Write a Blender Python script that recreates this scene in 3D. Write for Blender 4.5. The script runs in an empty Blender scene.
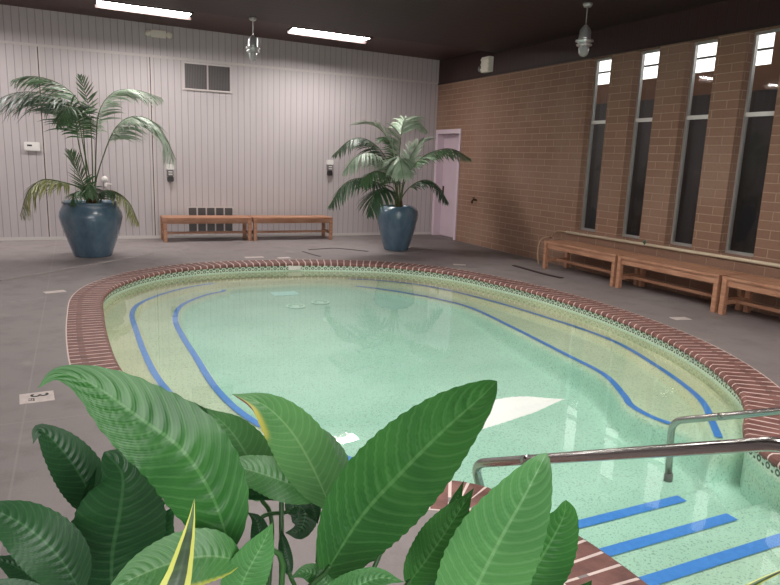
import bpy, bmesh, math, random
import numpy as np
from mathutils import Vector, Matrix, geometry
random.seed(7)
SC = bpy.context.scene
COL = SC.collection
V = Vector

# ------------------------------------------------------------------ camera
F_PX, YAW, PITCH, ROLL, CAM_Z = 660.9, 0.4459, -0.1962, 0.0376, 1.6
BACK, RIGHT = 13.18, 7.28            # planes of the back wall (Y) and of the window wall (X)
fw = V((math.sin(YAW)*math.cos(PITCH), math.cos(YAW)*math.cos(PITCH), math.sin(PITCH)))
r0 = V((math.cos(YAW), -math.sin(YAW), 0)); u0 = r0.cross(fw)
rt = r0*math.cos(ROLL) + u0*math.sin(ROLL); up = u0*math.cos(ROLL) - r0*math.sin(ROLL)
CAM = V((0, 0, CAM_Z))
cd = bpy.data.cameras.new('camera'); cam = bpy.data.objects.new('camera', cd); COL.objects.link(cam)
cd.sensor_fit = 'HORIZONTAL'; cd.sensor_width = 36; cd.lens = 36*F_PX/780; cd.clip_start = .05; cd.clip_end = 200
M = Matrix((rt, up, -fw)).transposed().to_4x4(); M.translation = CAM; cam.matrix_world = M
SC.camera = cam

# ------------------------------------------------------------------ world, exposure
SC.view_settings.view_transform = 'Standard'; SC.view_settings.look = 'None'
SC.view_settings.exposure = 0.1; SC.view_settings.gamma = 1.0; SC.view_settings.use_curve_mapping = False
w = bpy.data.worlds.new('overcast_sky'); SC.world = w; w.use_nodes = True
w.node_tree.nodes['Background'].inputs[0].default_value = (1, .98, .96, 1)
w.node_tree.nodes['Background'].inputs[1].default_value = 2.6
SC.cycles.use_denoising = True
SC.cycles.max_bounces = 8; SC.cycles.diffuse_bounces = 4; SC.cycles.transparent_max_bounces = 16
SC.cycles.sample_clamp_indirect = 6
ld = bpy.data.lights.new('fill_light_rear', 'AREA'); ld.shape = 'RECTANGLE'; ld.size = 5.6; ld.size_y = 2.3; ld.energy = 150; ld.color = (1, .99, .98)
lo = bpy.data.objects.new('fill_light_rear', ld); COL.objects.link(lo); lo.location = (-.3, -2.78, 2.1); lo.rotation_euler = (math.radians(80), 0, 0)  # added area light behind the camera, brightens the foreground leaves
STRIP_E, POOL_E = 72.0, 33.0         # brightness of the back strip lights and of the panels added over the pool

# ------------------------------------------------------------------ helpers
def ray(px, py): return fw + rt*((px-390)/F_PX) - up*((py-292.5)/F_PX)
def at(px, py, d): return CAM + ray(px, py)*d          # d metres in front of the lens
def atY(px, py, Y): k = ray(px, py); return CAM + k*(Y/k.y)
def atz(px, py, z): k = ray(px, py); return CAM + k*((z-CAM_Z)/k.z)

def lin(c):
    return tuple((x/12.92 if x <= .04045 else ((x+.055)/1.055)**2.4) for x in [v/255 for v in c]) + (1,)

def link(o, parent=None, loc=None):
    COL.objects.link(o)
    if parent: o.parent = parent
    if loc is not None: o.location = loc
    return o
def obj(name, bm, mat, parent=None, smooth=False, loc=None):
    me = bpy.data.meshes.new(name); bm.normal_update(); bm.to_mesh(me); bm.free()
    for m in (mat if isinstance(mat, (list, tuple)) else [mat]): me.materials.append(m)
    if smooth:
        me.polygons.foreach_set('use_smooth', [True]*len(me.polygons))
    o = bpy.data.objects.new(name, me); return link(o, parent, loc)
def tag(o, label=None, cat=None, group=None, kind=None):
    if label: o['label'] = label
    if cat: o['category'] = cat
    if group: o['group'] = group
    if kind: o['kind'] = kind
    return o
def struct(name, bm, mat, parent=None, smooth=False):
    o = obj(name, bm, mat, parent, smooth)
    if not parent: o['kind'] = 'structure'
    return o
def thing(name, label, cat, loc=(0, 0, 0), rz=0, group=None):
    o = bpy.data.objects.new(name, None); COL.objects.link(o); o.location = loc; o.rotation_euler = (0, 0, rz)
    o.empty_display_size = .1
    return tag(o, label, cat, group)
def dup(root, loc, rz=0, label=None):
    r = root.copy(); COL.objects.link(r); r.location = loc; r.rotation_euler = (0, 0, rz)
    if label: r['label'] = label
    for ch in list(root.children):
        c = ch.copy(); COL.objects.link(c); c.parent = r
        for g in ch.children:
            d = g.copy(); COL.objects.link(d); d.parent = c
    return r
def box(bm, x0, x1, y0, y1, z0, z1, bev=0, mi=0):
    vs = [bm.verts.new((x, y, z)) for z in (z0, z1) for y in (y0, y1) for x in (x0, x1)]
    fs = [bm.faces.new([vs[i] for i in q]) for q in ((0,2,3,1),(4,5,7,6),(0,1,5,4),(1,3,7,5),(3,2,6,7),(2,0,4,6))]
    for f in fs: f.material_index = mi
    if bev:
        es = list({e for f in fs for e in f.edges})
        bmesh.ops.bevel(bm, geom=es, offset=bev, segments=2, affect='EDGES', clamp_overlap=True)
def B(*a, **k):
    bm = bmesh.new(); box(bm, *a, **k); return bm
def lathe(bm, prof, n=32, c=(0, 0, 0), cap0=True, cap1=True):
    c = V(c); rings = []
    for r, z in prof:
        rings.append([bm.verts.new(c+V((r*math.cos(2*math.pi*i/n), r*math.sin(2*math.pi*i/n), z))) for i in range(n)])
    for a, b in zip(rings, rings[1:]):
        for i in range(n): bm.faces.new((a[i], a[(i+1) % n], b[(i+1) % n], b[i]))
    if cap0: bm.faces.new(list(reversed(rings[0])))
    if cap1: bm.faces.new(rings[-1])
def tube(bm, pts, rad, n=10, cap=True):
    pts = [V(p) for p in pts]; rings = []; prev = None
    for i, p in enumerate(pts):
        t = (pts[min(i+1, len(pts)-1)] - pts[max(i-1, 0)]).normalized()
        if prev is None:
            a = V((0, 0, 1)) if abs(t.z) < .9 else V((1, 0, 0)); nrm = t.cross(a).normalized()
        else:
            nrm = (prev - t*prev.dot(t)).normalized()
        prev = nrm; b = t.cross(nrm)
        rr = rad[i] if isinstance(rad, (list, tuple)) else rad
        rings.append([bm.verts.new(p + (nrm*math.cos(2*math.pi*k/n) + b*math.sin(2*math.pi*k/n))*rr) for k in range(n)])
    for a, b in zip(rings, rings[1:]):
        for i in range(n): bm.faces.new((a[i], a[(i+1) % n], b[(i+1) % n], b[i]))
    if cap:
        bm.faces.new(list(reversed(rings[0]))); bm.faces.new(rings[-1])
def T(pts, rad, n=10):
    bm = bmesh.new(); tube(bm, pts, rad, n); return bm
def spline(pts, n=8, closed=False):
    pts = [V(p) for p in pts]; out = []; N = len(pts)
    segs = N if closed else N-1
    for i in range(segs):
        if closed: a, b, c, d = pts[i-1], pts[i], pts[(i+1) % N], pts[(i+2) % N]
        else:
            b, c = pts[i], pts[i+1]
            a = pts[i-1] if i > 0 else b*2 - c
            d = pts[i+2] if i+2 < N else c*2 - b
        for k in range(n):
            t = k/n
            out.append(.5*((2*b) + (c-a)*t + (2*a-5*b+4*c-d)*t*t + (3*b-a-3*c+d)*t**3))
    if not closed: out.append(pts[-1])
    return out
def resample(pts, n):
    L = [0]
    for a, b in zip(pts, pts[1:]): L.append(L[-1] + (b-a).length)
    out = []; j = 0
    for i in range(n):
        s = L[-1]*i/(n-1)
        while j < len(L)-2 and L[j+1] < s: j += 1
        k = (s-L[j])/max(1e-9, L[j+1]-L[j]); out.append(pts[j].lerp(pts[j+1], min(1, k)))
    return out

# ------------------------------------------------------------------ materials
def mat(name, col=(128, 128, 128), rough=.6, metal=0, spec=.5, var=0, scale=5, col2=None, bump=0, bscale=40, coat=0, trans=0, detail=4, stretch=None):
    m = bpy.data.materials.new(name); m.use_nodes = True
    nt = m.node_tree; p = nt.nodes['Principled BSDF']; m['p'] = 1
    p.inputs['Base Color'].default_value = lin(col); p.inputs['Roughness'].default_value = rough
    p.inputs['Metallic'].default_value = metal; p.inputs['Specular IOR Level'].default_value = spec
    if coat: p.inputs['Coat Weight'].default_value = coat; p.inputs['Coat Roughness'].default_value = .1
    if trans: p.inputs['Transmission Weight'].default_value = trans
    tc = nt.nodes.new('ShaderNodeTexCoord'); src = tc.outputs['Object']
    if stretch:
        mp = nt.nodes.new('ShaderNodeMapping'); mp.inputs['Scale'].default_value = stretch
        nt.links.new(src, mp.inputs[0]); src = mp.outputs[0]
    if col2:
        n = nt.nodes.new('ShaderNodeTexNoise'); n.inputs['Scale'].default_value = scale; n.inputs['Detail'].default_value = detail
        r = nt.nodes.new('ShaderNodeValToRGB'); r.color_ramp.elements[0].position = .35; r.color_ramp.elements[1].position = .65
        r.color_ramp.elements[0].color = lin(col); r.color_ramp.elements[1].color = lin(col2)
        nt.links.new(src, n.inputs['Vector']); nt.links.new(n.outputs[0], r.inputs[0]); nt.links.new(r.outputs[0], p.inputs['Base Color'])
    if bump:
        n = nt.nodes.new('ShaderNodeTexNoise'); n.inputs['Scale'].default_value = bscale; n.inputs['Detail'].default_value = 3
        b = nt.nodes.new('ShaderNodeBump'); b.inputs['Strength'].default_value = bump; b.inputs['Distance'].default_value = .01
        nt.links.new(src, n.inputs['Vector']); nt.links.new(n.outputs[0], b.inputs['Height']); nt.links.new(b.outputs[0], p.inputs['Normal'])
    return m
class NB:                                            # small node-building helper
    def __init__(s, m): s.nt = m.node_tree; s.p = s.nt.nodes['Principled BSDF']
    def n(s, t, **k):
        x = s.nt.nodes.new('ShaderNode'+t)
        for a, b in k.items(): setattr(x, a, b)
        return x
    def l(s, a, b): s.nt.links.new(a, b)
    def math(s, op, a, b=None, c=None):
        x = s.n('Math', operation=op)
        for i, v in enumerate((a, b, c)):
            if v is None: continue
            if isinstance(v, (int, float)): x.inputs[i].default_value = v
            else: s.l(v, x.inputs[i])
        return x.outputs[0]
    def mix(s, f, a, b, blend='MIX'):
        x = s.n('Mix', data_type='RGBA', blend_type=blend)
        for i, v in ((0, f), (6, a), (7, b)):
            if isinstance(v, (int, float)): x.inputs[i].default_value = v
            elif isinstance(v, tuple): x.inputs[i].default_value = v
            else: s.l(v, x.inputs[i])
        return x.outputs[2]
    def noise(s, vec, scale, detail=4, rough=.5):
        x = s.n('TexNoise'); x.inputs['Scale'].default_value = scale; x.inputs['Detail'].default_value = detail; x.inputs['Roughness'].default_value = rough
        s.l(vec, x.inputs['Vector']); return x.outputs[0]
    def ramp(s, f, *stops):
        x = s.n('ValToRGB'); e = x.color_ramp.elements
        while len(e) < len(stops): e.new(.5)
        for i, (p, c) in enumerate(stops): e[i].position = p; e[i].color = c
        s.l(f, x.inputs[0]); return x.outputs[0]
    def step(s, f, a, b):
        x = s.n('MapRange', interpolation_type='SMOOTHSTEP'); x.inputs[1].default_value = a; x.inputs[2].default_value = b
        s.l(f, x.inputs[0]); return x.outputs[0]
    def xyz(s, vec):
        x = s.n('SeparateXYZ'); s.l(vec, x.inputs[0]); return x.outputs
    def bump(s, h, strength, dist=.01):
        x = s.n('Bump'); x.inputs['Strength'].default_value = strength; x.inputs['Distance'].default_value = dist
        s.l(h, x.inputs['Height']); s.l(x.outputs[0], s.p.inputs['Normal'])
BW = lambda v: (v, v, v, 1)

def emis(name, col, e):
    m = mat(name, col); p = m.node_tree.nodes['Principled BSDF']
    p.inputs['Emission Color'].default_value = lin(col); p.inputs['Emission Strength'].default_value = e
    return m

def schlick(nt, f0, normal=None):
    lw = nt.nodes.new('ShaderNodeLayerWeight'); lw.inputs['Blend'].default_value = .5
    if normal: nt.links.new(normal, lw.inputs['Normal'])
    p = nt.nodes.new('ShaderNodeMath'); p.operation = 'POWER'; p.inputs[1].default_value = 5
    q = nt.nodes.new('ShaderNodeMath'); q.operation = 'MULTIPLY_ADD'; q.inputs[1].default_value = 1-f0; q.inputs[2].default_value = f0
    nt.links.new(lw.outputs['Facing'], p.inputs[0]); nt.links.new(p.outputs[0], q.inputs[0]); return q
# grooved plywood siding, painted grey
def siding(name, col, axis, pitch, groove_col, rough=.55):
    m = mat(name, col, rough); b = NB(m); tc = b.n('TexCoord').outputs['Object']; s = b.xyz(tc)
    ph = b.math('FRACT', b.math('DIVIDE', s[axis], pitch))
    d = b.math('ABSOLUTE', b.math('SUBTRACT', ph, .5))
    g = b.step(d, .5-.0075/pitch, .5-.0035/pitch)
    mp = b.n('Mapping'); mp.inputs['Scale'].default_value = (6, 6, .5); b.l(tc, mp.inputs[0])
    n = b.noise(mp.outputs[0], 2.2, 5)
    n2 = b.noise(tc, .7, 3)
    c1 = b.mix(b.math('MULTIPLY', n, .5), lin(col), lin([x*.86 for x in col]))
    c1 = b.mix(b.math('MULTIPLY', b.step(n2, .4, .75), .35), c1, lin([x*.9 for x in col]))
    b.l(b.mix(g, c1, lin(groove_col)), b.p.inputs['Base Color'])
    b.bump(b.math('SUBTRACT', b.math('MULTIPLY', n, .08), g), .8, .006)
    return m
M_siding = siding('painted_siding', (198, 189, 190), 0, .1165, (156, 148, 148))
M_sidingL = siding('painted_siding_side', (198, 189, 190), 1, .1165, (120, 112, 110))
M_trim = mat('siding_trim', (200, 191, 188), .5)

def brick_mat():
    m = mat('brick_block', rough=.85); b = NB(m); tc = b.n('TexCoord').outputs['Object']; s = b.xyz(tc)
    cv = b.n('CombineXYZ'); b.l(b.math('SUBTRACT', s[1], s[0]), cv.inputs[0]); b.l(s[2], cv.inputs[1])
    t = b.n('TexBrick'); t.offset = .5; t.inputs['Scale'].default_value = 1
    t.inputs['Brick Width'].default_value = .405; t.inputs['Row Height'].default_value = .108
    t.inputs['Mortar Size'].default_value = .007; t.inputs['Mortar Smooth'].default_value = .3; t.inputs['Bias'].default_value = 0
    t.inputs['Color1'].default_value = lin((146, 112, 93)); t.inputs['Color2'].default_value = lin((137, 104, 86)); t.inputs['Mortar'].default_value = lin((170, 142, 122))
    b.l(cv.outputs[0], t.inputs['Vector'])
    n = b.noise(tc, 1.1, 5); n2 = b.noise(tc, 35, 4)
    c = b.mix(b.math('MULTIPLY', b.step(n, .42, .7), .45), t.outputs[0], lin((160, 132, 115)))
    c = b.mix(b.math('MULTIPLY', n2, .35), c, lin((100, 74, 60)))
    b.l(c, b.p.inputs['Base Color'])
    b.bump(b.math('ADD', b.math('MULTIPLY', t.outputs[1], -1.0), b.math('MULTIPLY', n2, .35)), .7, .006)
    return m
M_brick = brick_mat()
M_fascia = siding('dark_stained_boards', (60, 38, 36), 1, .14, (36, 23, 22))
M_ceil = siding('dark_stained_ceiling', (56, 38, 38), 1, .2, (42, 28, 28), .6)
M_ceilLit = siding('lit_stained_ceiling', (82, 58, 54), 1, .2, (62, 43, 40), .6)  # ceiling boards again, bounce from the back wall put into a lighter brown
M_dark = mat('dark_brown_wood', (48, 34, 32), .6)

def deck_mat():
    m = mat('deck_concrete', rough=.6); b = NB(m); tc = b.n('TexCoord').outputs['Object']; s = b.xyz(tc)
    n1 = b.noise(tc, .55, 6, .6); n2 = b.noise(tc, 3.5, 6, .65); n3 = b.noise(tc, 90, 2)
    c = b.ramp(n1, (.3, lin((126, 117, 117))), (.7, lin((152, 143, 142))))
    c = b.mix(b.math('MULTIPLY', b.step(n2, .45, .75), .45), c, lin((100, 91, 90)))
    c = b.mix(b.math('MULTIPLY', n3, .22), c, lin((92, 85, 84)))
    n4 = b.noise(tc, 1.7, 3, .7)
    c = b.mix(b.math('MULTIPLY', b.step(n4, .62, .72), .4), c, lin((160, 150, 146)))
    # darker concrete in the corner by the door and along the window wall
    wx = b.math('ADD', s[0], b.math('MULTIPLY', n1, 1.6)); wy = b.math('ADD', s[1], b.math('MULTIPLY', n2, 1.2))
    dark_area = b.math('MULTIPLY', b.step(wx, 5.7, 6.7), b.step(wy, 10.2, 11.2))
    dark_area = b.math('MAXIMUM', dark_area, b.math('MULTIPLY', b.step(b.math('ADD', s[0], b.math('MULTIPLY', n2, .5)), 6.95, 7.3), .7))
    c = b.mix(b.math('MULTIPLY', dark_area, .6), c, lin((70, 60, 56)))
    # sawn joints
    j = None
    for ax, k, off in ((0, 1.9, .35), (1, 2.4, .55)):
        ph = b.math('ABSOLUTE', b.math('SUBTRACT', b.math('FRACT', b.math('DIVIDE', b.math('ADD', s[ax], off), k)), .5))
        g = b.step(ph, .5-.008/k, .5-.004/k); j = g if j is None else b.math('MAXIMUM', j, g)
    c = b.mix(b.math('MULTIPLY', j, .3), c, lin((160, 150, 148)))
    b.l(c, b.p.inputs['Base Color'])
    b.l(b.math('ADD', b.math('MULTIPLY', b.step(n1, .35, .65), .25), .45), b.p.inputs['Roughness'])
    b.bump(b.math('ADD', n3, b.math('MULTIPLY', n2, .6)), .25, .004)
    return m
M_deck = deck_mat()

def plaster_mat():
    m = mat('pool_plaster', rough=.7); b = NB(m); tc = b.n('TexCoord').outputs['Object']; s = b.xyz(tc)
    k = b.step(s[2], -.36, -.24)                       # water's depth tint put into the plaster: benches sandier, pan more aqua
    y = b.step(s[1], 2.6, 3.6)
    k = b.math('MULTIPLY', k, b.math('ADD', b.math('MULTIPLY', y, .75), .25))
    sp = b.noise(tc, 75, 2, .6); sp2 = b.noise(tc, 24, 2, .6); big = b.noise(tc, 1.3, 5)
    aqua = b.mix(b.step(big, .35, .7), lin((181, 218, 201)), lin((168, 208, 190)))
    sand = b.mix(b.step(big, .35, .7), lin((212, 212, 180)), lin((197, 200, 166)))
    c = b.mix(k, aqua, sand)
    c = b.mix(b.math('MULTIPLY', b.step(sp, .56, .66), .55), c, lin((88, 118, 102)))
    c = b.mix(b.math('MULTIPLY', b.step(sp2, .62, .75), .3), c, lin((120, 160, 138)))
    b.l(c, b.p.inputs['Base Color'])
    return m
M_plaster = plaster_mat()
M_blue = mat('blue_stripe_tile', (64, 130, 214), .4, col2=(74, 140, 222), scale=30)

def tile_mat():                                         # UV: u metres along the wall, v metres down
    m = mat('waterline_tile', rough=.25); b = NB(m); uv = b.n('UVMap').outputs[0]; s = b.xyz(uv)
    U = .098
    fu = b.math('SUBTRACT', b.math('FRACT', b.math('DIVIDE', s[0], U)), .5)
    au = b.math('ABSOLUTE', fu); v = s[1]
    d = b.math('SQRT', b.math('ADD', b.math('POWER', b.math('MULTIPLY', fu, U/.027), 2), b.math('POWER', b.math('DIVIDE', b.math('SUBTRACT', v, .062), .024), 2)))
    dot = b.math('SUBTRACT', 1, b.step(d, .8, 1.0))
    ring = b.math('MULTIPLY', b.step(d, .35, .45), dot)
    d2 = b.math('SQRT', b.math('ADD', b.math('POWER', b.math('MULTIPLY', b.math('SUBTRACT', au, .5), U/.014), 2), b.math('POWER', b.math('DIVIDE', b.math('SUBTRACT', v, .078), .010), 2)))
    dd = b.math('SUBTRACT', 1, b.step(d2, .8, 1.0))
    top = b.math('MULTIPLY', b.math('SUBTRACT', 1, b.step(v, .044, .048)), b.step(au, .30, .33))
    k = b.math('MAXIMUM', b.math('MAXIMUM', ring, dd), top)
    n = b.noise(uv, 60, 2)
    base = b.mix(b.step(n, .4, .7), lin((214, 228, 208)), lin((172, 202, 180)))
    b.l(b.mix(b.math('MULTIPLY', k, .82), base, lin((28, 34, 32))), b.p.inputs['Base Color'])
    return m
M_tile = tile_mat()

def water_mat():
    m = bpy.data.materials.new('pool_water'); m.use_nodes = True; nt = m.node_tree
    nt.nodes.remove(nt.nodes['Principled BSDF']); out = nt.nodes['Material Output']
    tr = nt.nodes.new('ShaderNodeBsdfTransparent'); tr.inputs[0].default_value = (.93, .985, .96, 1)
    gl = nt.nodes.new('ShaderNodeBsdfGlossy'); gl.inputs['Roughness'].default_value = .02
    mx = nt.nodes.new('ShaderNodeMixShader'); tc = nt.nodes.new('ShaderNodeTexCoord')
    n = nt.nodes.new('ShaderNodeTexNoise'); n.inputs['Scale'].default_value = 2.2; n.inputs['Detail'].default_value = 3
    bp = nt.nodes.new('ShaderNodeBump'); bp.inputs['Strength'].default_value = .07; bp.inputs['Distance'].default_value = .02
    L = nt.links.new
    L(tc.outputs['Object'], n.inputs['Vector']); L(n.outputs[0], bp.inputs['Height'])
    L(bp.outputs[0], gl.inputs['Normal']); fr = schlick(nt, .02, bp.outputs[0])
    L(fr.outputs[0], mx.inputs[0]); L(tr.outputs[0], mx.inputs[1]); L(gl.outputs[0], mx.inputs[2]); L(mx.outputs[0], out.inputs[0])
    return m
M_water = water_mat()
def glass_mat():
    m = bpy.data.materials.new('window_glass'); m.use_nodes = True; nt = m.node_tree
    nt.nodes.remove(nt.nodes['Principled BSDF']); out = nt.nodes['Material Output']
    tr = nt.nodes.new('ShaderNodeBsdfTransparent'); tr.inputs[0].default_value = (.93, .94, .93, 1)
    gl = nt.nodes.new('ShaderNodeBsdfGlossy'); gl.inputs['Roughness'].default_value = .03
    fr = schlick(nt, .03)
    mx = nt.nodes.new('ShaderNodeMixShader'); L = nt.links.new
    L(fr.outputs[0], mx.inputs[0]); L(tr.outputs[0], mx.inputs[1]); L(gl.outputs[0], mx.inputs[2]); L(mx.outputs[0], out.inputs[0])
    return m
M_glass = glass_mat()

M_copbrick = mat('coping_brick', (132, 88, 80), .6, col2=(104, 66, 60), scale=9, bump=.3, bscale=60)
M_mortar = mat('coping_mortar', (222, 204, 198), .85, bump=.2, bscale=80)
M_wood = mat('bench_wood', (188, 141, 113), .5, col2=(165, 118, 92), scale=3.0, stretch=(1.2, 9, 9), bump=.1, bscale=20)
M_metal_w = mat('white_painted_metal', (226, 222, 218), .4)
M_alu = mat('aluminium', (190, 188, 186), .35, metal=.6)
M_steel = mat('brushed_steel', (176, 172, 170), .22, metal=1)
M_chrome = mat('chrome', (225, 225, 225), .3, metal=.75)
M_globe = mat('lamp_glass', (190, 192, 192), .08, trans=.55)
M_white = mat('white_plastic', (232, 228, 224), .4)
M_greyp = mat('grey_plastic', (120, 114, 114), .35)
M_darkp = mat('dark_plastic', (52, 46, 48), .35)
M_black = mat('black_rubber', (18, 17, 17), .5)
M_beige = mat('beige_housing', (236, 230, 216), .5)
M_lilac = mat('lilac_door_paint', (204, 184, 194), .45, col2=(198, 178, 188), scale=2)
M_lilac2 = mat('lilac_frame_paint', (212, 193, 203), .4)
M_brass = mat('old_brass', (70, 52, 36), .4, metal=.7)
M_grille = mat('grey_grille', (116, 110, 110), .5)
M_grille_back = mat('grille_void', (54, 50, 50), .8)
M_pvc = mat('cream_pipe', (206, 190, 166), .45)
M_soil = mat('potting_soil', (52, 38, 28), .95, col2=(30, 22, 17), scale=30, bump=.8, bscale=50)
M_planter = mat('planter_concrete', (120, 112, 106), .8, col2=(98, 92, 88), scale=6)
def pot_mat():
    m = mat('blue_glaze', rough=.24, coat=.5); b = NB(m); tc = b.n('TexCoord').outputs['Object']; s = b.xyz(tc)
    mp = b.n('Mapping'); mp.inputs['Scale'].default_value = (1, 1, .45); b.l(tc, mp.inputs[0])
    n = b.noise(mp.outputs[0], 4.5, 6, .65); n2 = b.noise(tc, 38, 3)
    c = b.ramp(n, (.3, lin((70, 92, 110))), (.52, lin((90, 116, 136))), (.75, lin((116, 134, 146))))
    c = b.mix(b.math('MULTIPLY', n2, .3), c, lin((72, 86, 98)))
    b.l(c, b.p.inputs['Base Color']); b.bump(n2, .12, .004)
    return m
M_pot = pot_mat()

def leaf_mat(name, c1, c2, vein, rough=.32, blemish=False, edge=None):
    m = mat(name, c1, rough); b = NB(m); uv = b.n('UVMap').outputs[0]; s = b.xyz(uv)
    av = b.math('ABSOLUTE', s[1])                                       # v: -1..1 across, u: 0..1 along
    ph = b.math('FRACT', b.math('MULTIPLY', b.math('SUBTRACT', s[0], b.math('MULTIPLY', b.math('POWER', av, 1.5), .16)), 17))
    ln = b.math('SUBTRACT', 1, b.step(b.math('ABSOLUTE', b.math('SUBTRACT', ph, .5)), .0, .22))
    ph2 = b.math('FRACT', b.math('MULTIPLY', b.math('SUBTRACT', s[0], b.math('MULTIPLY', b.math('POWER', av, 1.5), .16)), 68))
    ln2 = b.math('SUBTRACT', 1, b.step(b.math('ABSOLUTE', b.math('SUBTRACT', ph2, .5)), .05, .35))
    mid = b.math('SUBTRACT', 1, b.step(av, .02, .06))
    tc = b.n('TexCoord').outputs['Object']; n = b.noise(tc, 9, 4)
    c = b.mix(b.step(n, .35, .65), lin(c1), lin(c2))
    k = b.math('MAXIMUM', b.math('MULTIPLY', ln, .2), b.math('MULTIPLY', mid, .45))
    k = b.math('MAXIMUM', k, b.math('MULTIPLY', ln2, .04))
    c = b.mix(k, c, lin(vein))
    if edge:
        c = b.mix(b.math('MULTIPLY', b.step(b.math('MULTIPLY', s[1], edge), .8, .97), .85), c, lin((196, 196, 84)))
    if blemish:
        e = b.math('MULTIPLY', b.step(b.math('ADD', b.math('MULTIPLY', s[1], -1), b.math('MULTIPLY', s[0], 1.1)), 1.35, 1.7), b.step(n, .35, .5))
        c = b.mix(e, c, lin((186, 180, 84)))
        c = b.mix(b.step(b.math('ADD', b.math('MULTIPLY', s[1], -.25), s[0]), 1.06, 1.1), c, lin((96, 60, 34)))
    b.l(c, b.p.inputs['Base Color'])
    b.p.inputs['Subsurface Weight'].default_value = 0
    b.bump(b.math('ADD', b.math('MULTIPLY', ln2, .25), b.math('MULTIPLY', n, .3)), .2, .002)
    # light passing through the blade
    out = b.nt.nodes['Material Output']; tl = b.n('BsdfTranslucent'); b.l(c, tl.inputs[0]); mx = b.n('MixShader'); mx.inputs[0].default_value = .22
    b.l(b.p.outputs[0], mx.inputs[1]); b.l(tl.outputs[0], mx.inputs[2]); b.l(mx.outputs[0], out.inputs[0])
    return m
M_leaf = leaf_mat('lily_leaf', (54, 112, 48), (42, 96, 42), (106, 158, 94), .3)
M_leafL = leaf_mat('lily_leaf_pale', (88, 146, 82), (74, 130, 72), (140, 186, 130), .3)
M_leafShade = leaf_mat('lily_leaf_shaded', (40, 84, 46), (32, 70, 40), (80, 128, 80))  # same leaf with its shade put into a darker green
M_leafB = leaf_mat('lily_leaf_blemished', (90, 142, 82), (74, 126, 70), (146, 184, 126), blemish=True)
M_leafY = leaf_mat('lily_leaf_yellow_edge', (84, 142, 74), (70, 128, 66), (140, 182, 120), edge=-1)
M_petiole = mat('petiole', (52, 92, 46), .45)
M_spathe = mat('white_spathe', (252, 252, 246), .45)
M_spadix = mat('cream_spadix', (222, 214, 168), .7, bump=.6, bscale=300)
def snake_mat():
    m = mat('snake_leaf', rough=.4); b = NB(m); uv = b.n('UVMap').outputs[0]; s = b.xyz(uv); tc = b.n('TexCoord').outputs['Object']
    n = b.noise(tc, 12, 4); mp = b.n('Mapping'); mp.inputs['Scale'].default_value = (8, 8, 60); b.l(tc, mp.inputs[0]); nb = b.noise(mp.outputs[0], 1, 3)
    c = b.mix(b.step(nb, .4, .6), lin((44, 66, 40)), lin((70, 96, 60)))
    e = b.step(b.math('ADD', b.math('ABSOLUTE', s[1]), b.math('MULTIPLY', n, .1)), .60, .66)
    b.l(b.mix(e, c, lin((186, 190, 92))), b.p.inputs['Base Color']); return m
M_snake = snake_mat()
def palm_mat(name, c1, c2):
    return mat(name, c1, .42, col2=c2, scale=7)
M_palm = palm_mat('palm_leaflets', (100, 132, 92), (76, 110, 72))
M_palmD = palm_mat('palm_leaflets_dark', (76, 104, 76), (58, 86, 60))
M_palmSheen = palm_mat('palm_leaflets_sheen', (176, 194, 170), (138, 164, 134))  # sheen from the strip lights painted into the leaflet colour
M_palmY = palm_mat('palm_leaflets_yellowing', (150, 150, 78), (112, 126, 66))
M_rachis = mat('palm_stem', (86, 104, 62), .5)
M_fibre = mat('palm_fibre', (92, 72, 50), .9, bump=.6, bscale=60)

# ------------------------------------------------------------------ pool outline (inner edge of the coping)
INNER = [(1.93, 1.2), (1.985, 1.7), (1.95, 2.15), (1.83, 2.58)], \
        [(1.74, 2.68), (1.40, 2.89), (.97, 3.22), (.66, 3.72), (.40, 4.40), (.25, 5.15), (.2, 6.0), (.195, 7.0), (.24, 7.96), (.47, 8.70), (1.02, 9.42), (1.88, 9.79), (3.09, 9.76), (4.02, 9.47), (4.53, 9.12), (5.03, 8.44), (5.33, 7.3), (5.41, 6.4), (5.37, 5.5), (5.19, 4.58), (4.92, 3.88), (4.55, 3.27), (4.21, 2.92), (3.85, 2.66)], \
        [(3.72, 2.55), (3.56, 2.2), (3.45, 1.8), (3.40, 1.2)]
def outline():
    out = []
    for k, seg in enumerate(INNER):
        out += spline([V((x, y, 0)) for x, y in seg], 8)
    return out
OUT = outline()                                          # runs clockwise seen from above
def offset(poly, d):                                     # + = away from the water
    n = len(poly); res = []
    for i in range(n):
        a, b, c = poly[i-1], poly[i], poly[(i+1) % n]
        t = ((b-a).normalized() + (c-b).normalized()).normalized()
        res.append(b + V((-t.y, t.x, 0))*d)
    return res
def sdf(poly, X, Y):                                     # numpy signed distance, negative inside
    P = np.array([(p.x, p.y) for p in poly]); d = np.full(X.shape, 1e9); ins = np.zeros(X.shape, bool)
    for i in range(len(P)):
        a, b = P[i-1], P[i]; e = b-a; L = e@e
        if L < 1e-12: continue
        t = np.clip(((X-a[0])*e[0] + (Y-a[1])*e[1])/L, 0, 1)
        d = np.minimum(d, np.hypot(X-a[0]-t*e[0], Y-a[1]-t*e[1]))
        c = ((a[1] > Y) != (b[1] > Y)) & (X < (b[0]-a[0])*(Y-a[1])/(b[1]-a[1]+1e-12)+a[0]); ins ^= c
    return np.where(ins, -d, d)
WALL = offset(OUT, .03)

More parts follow.
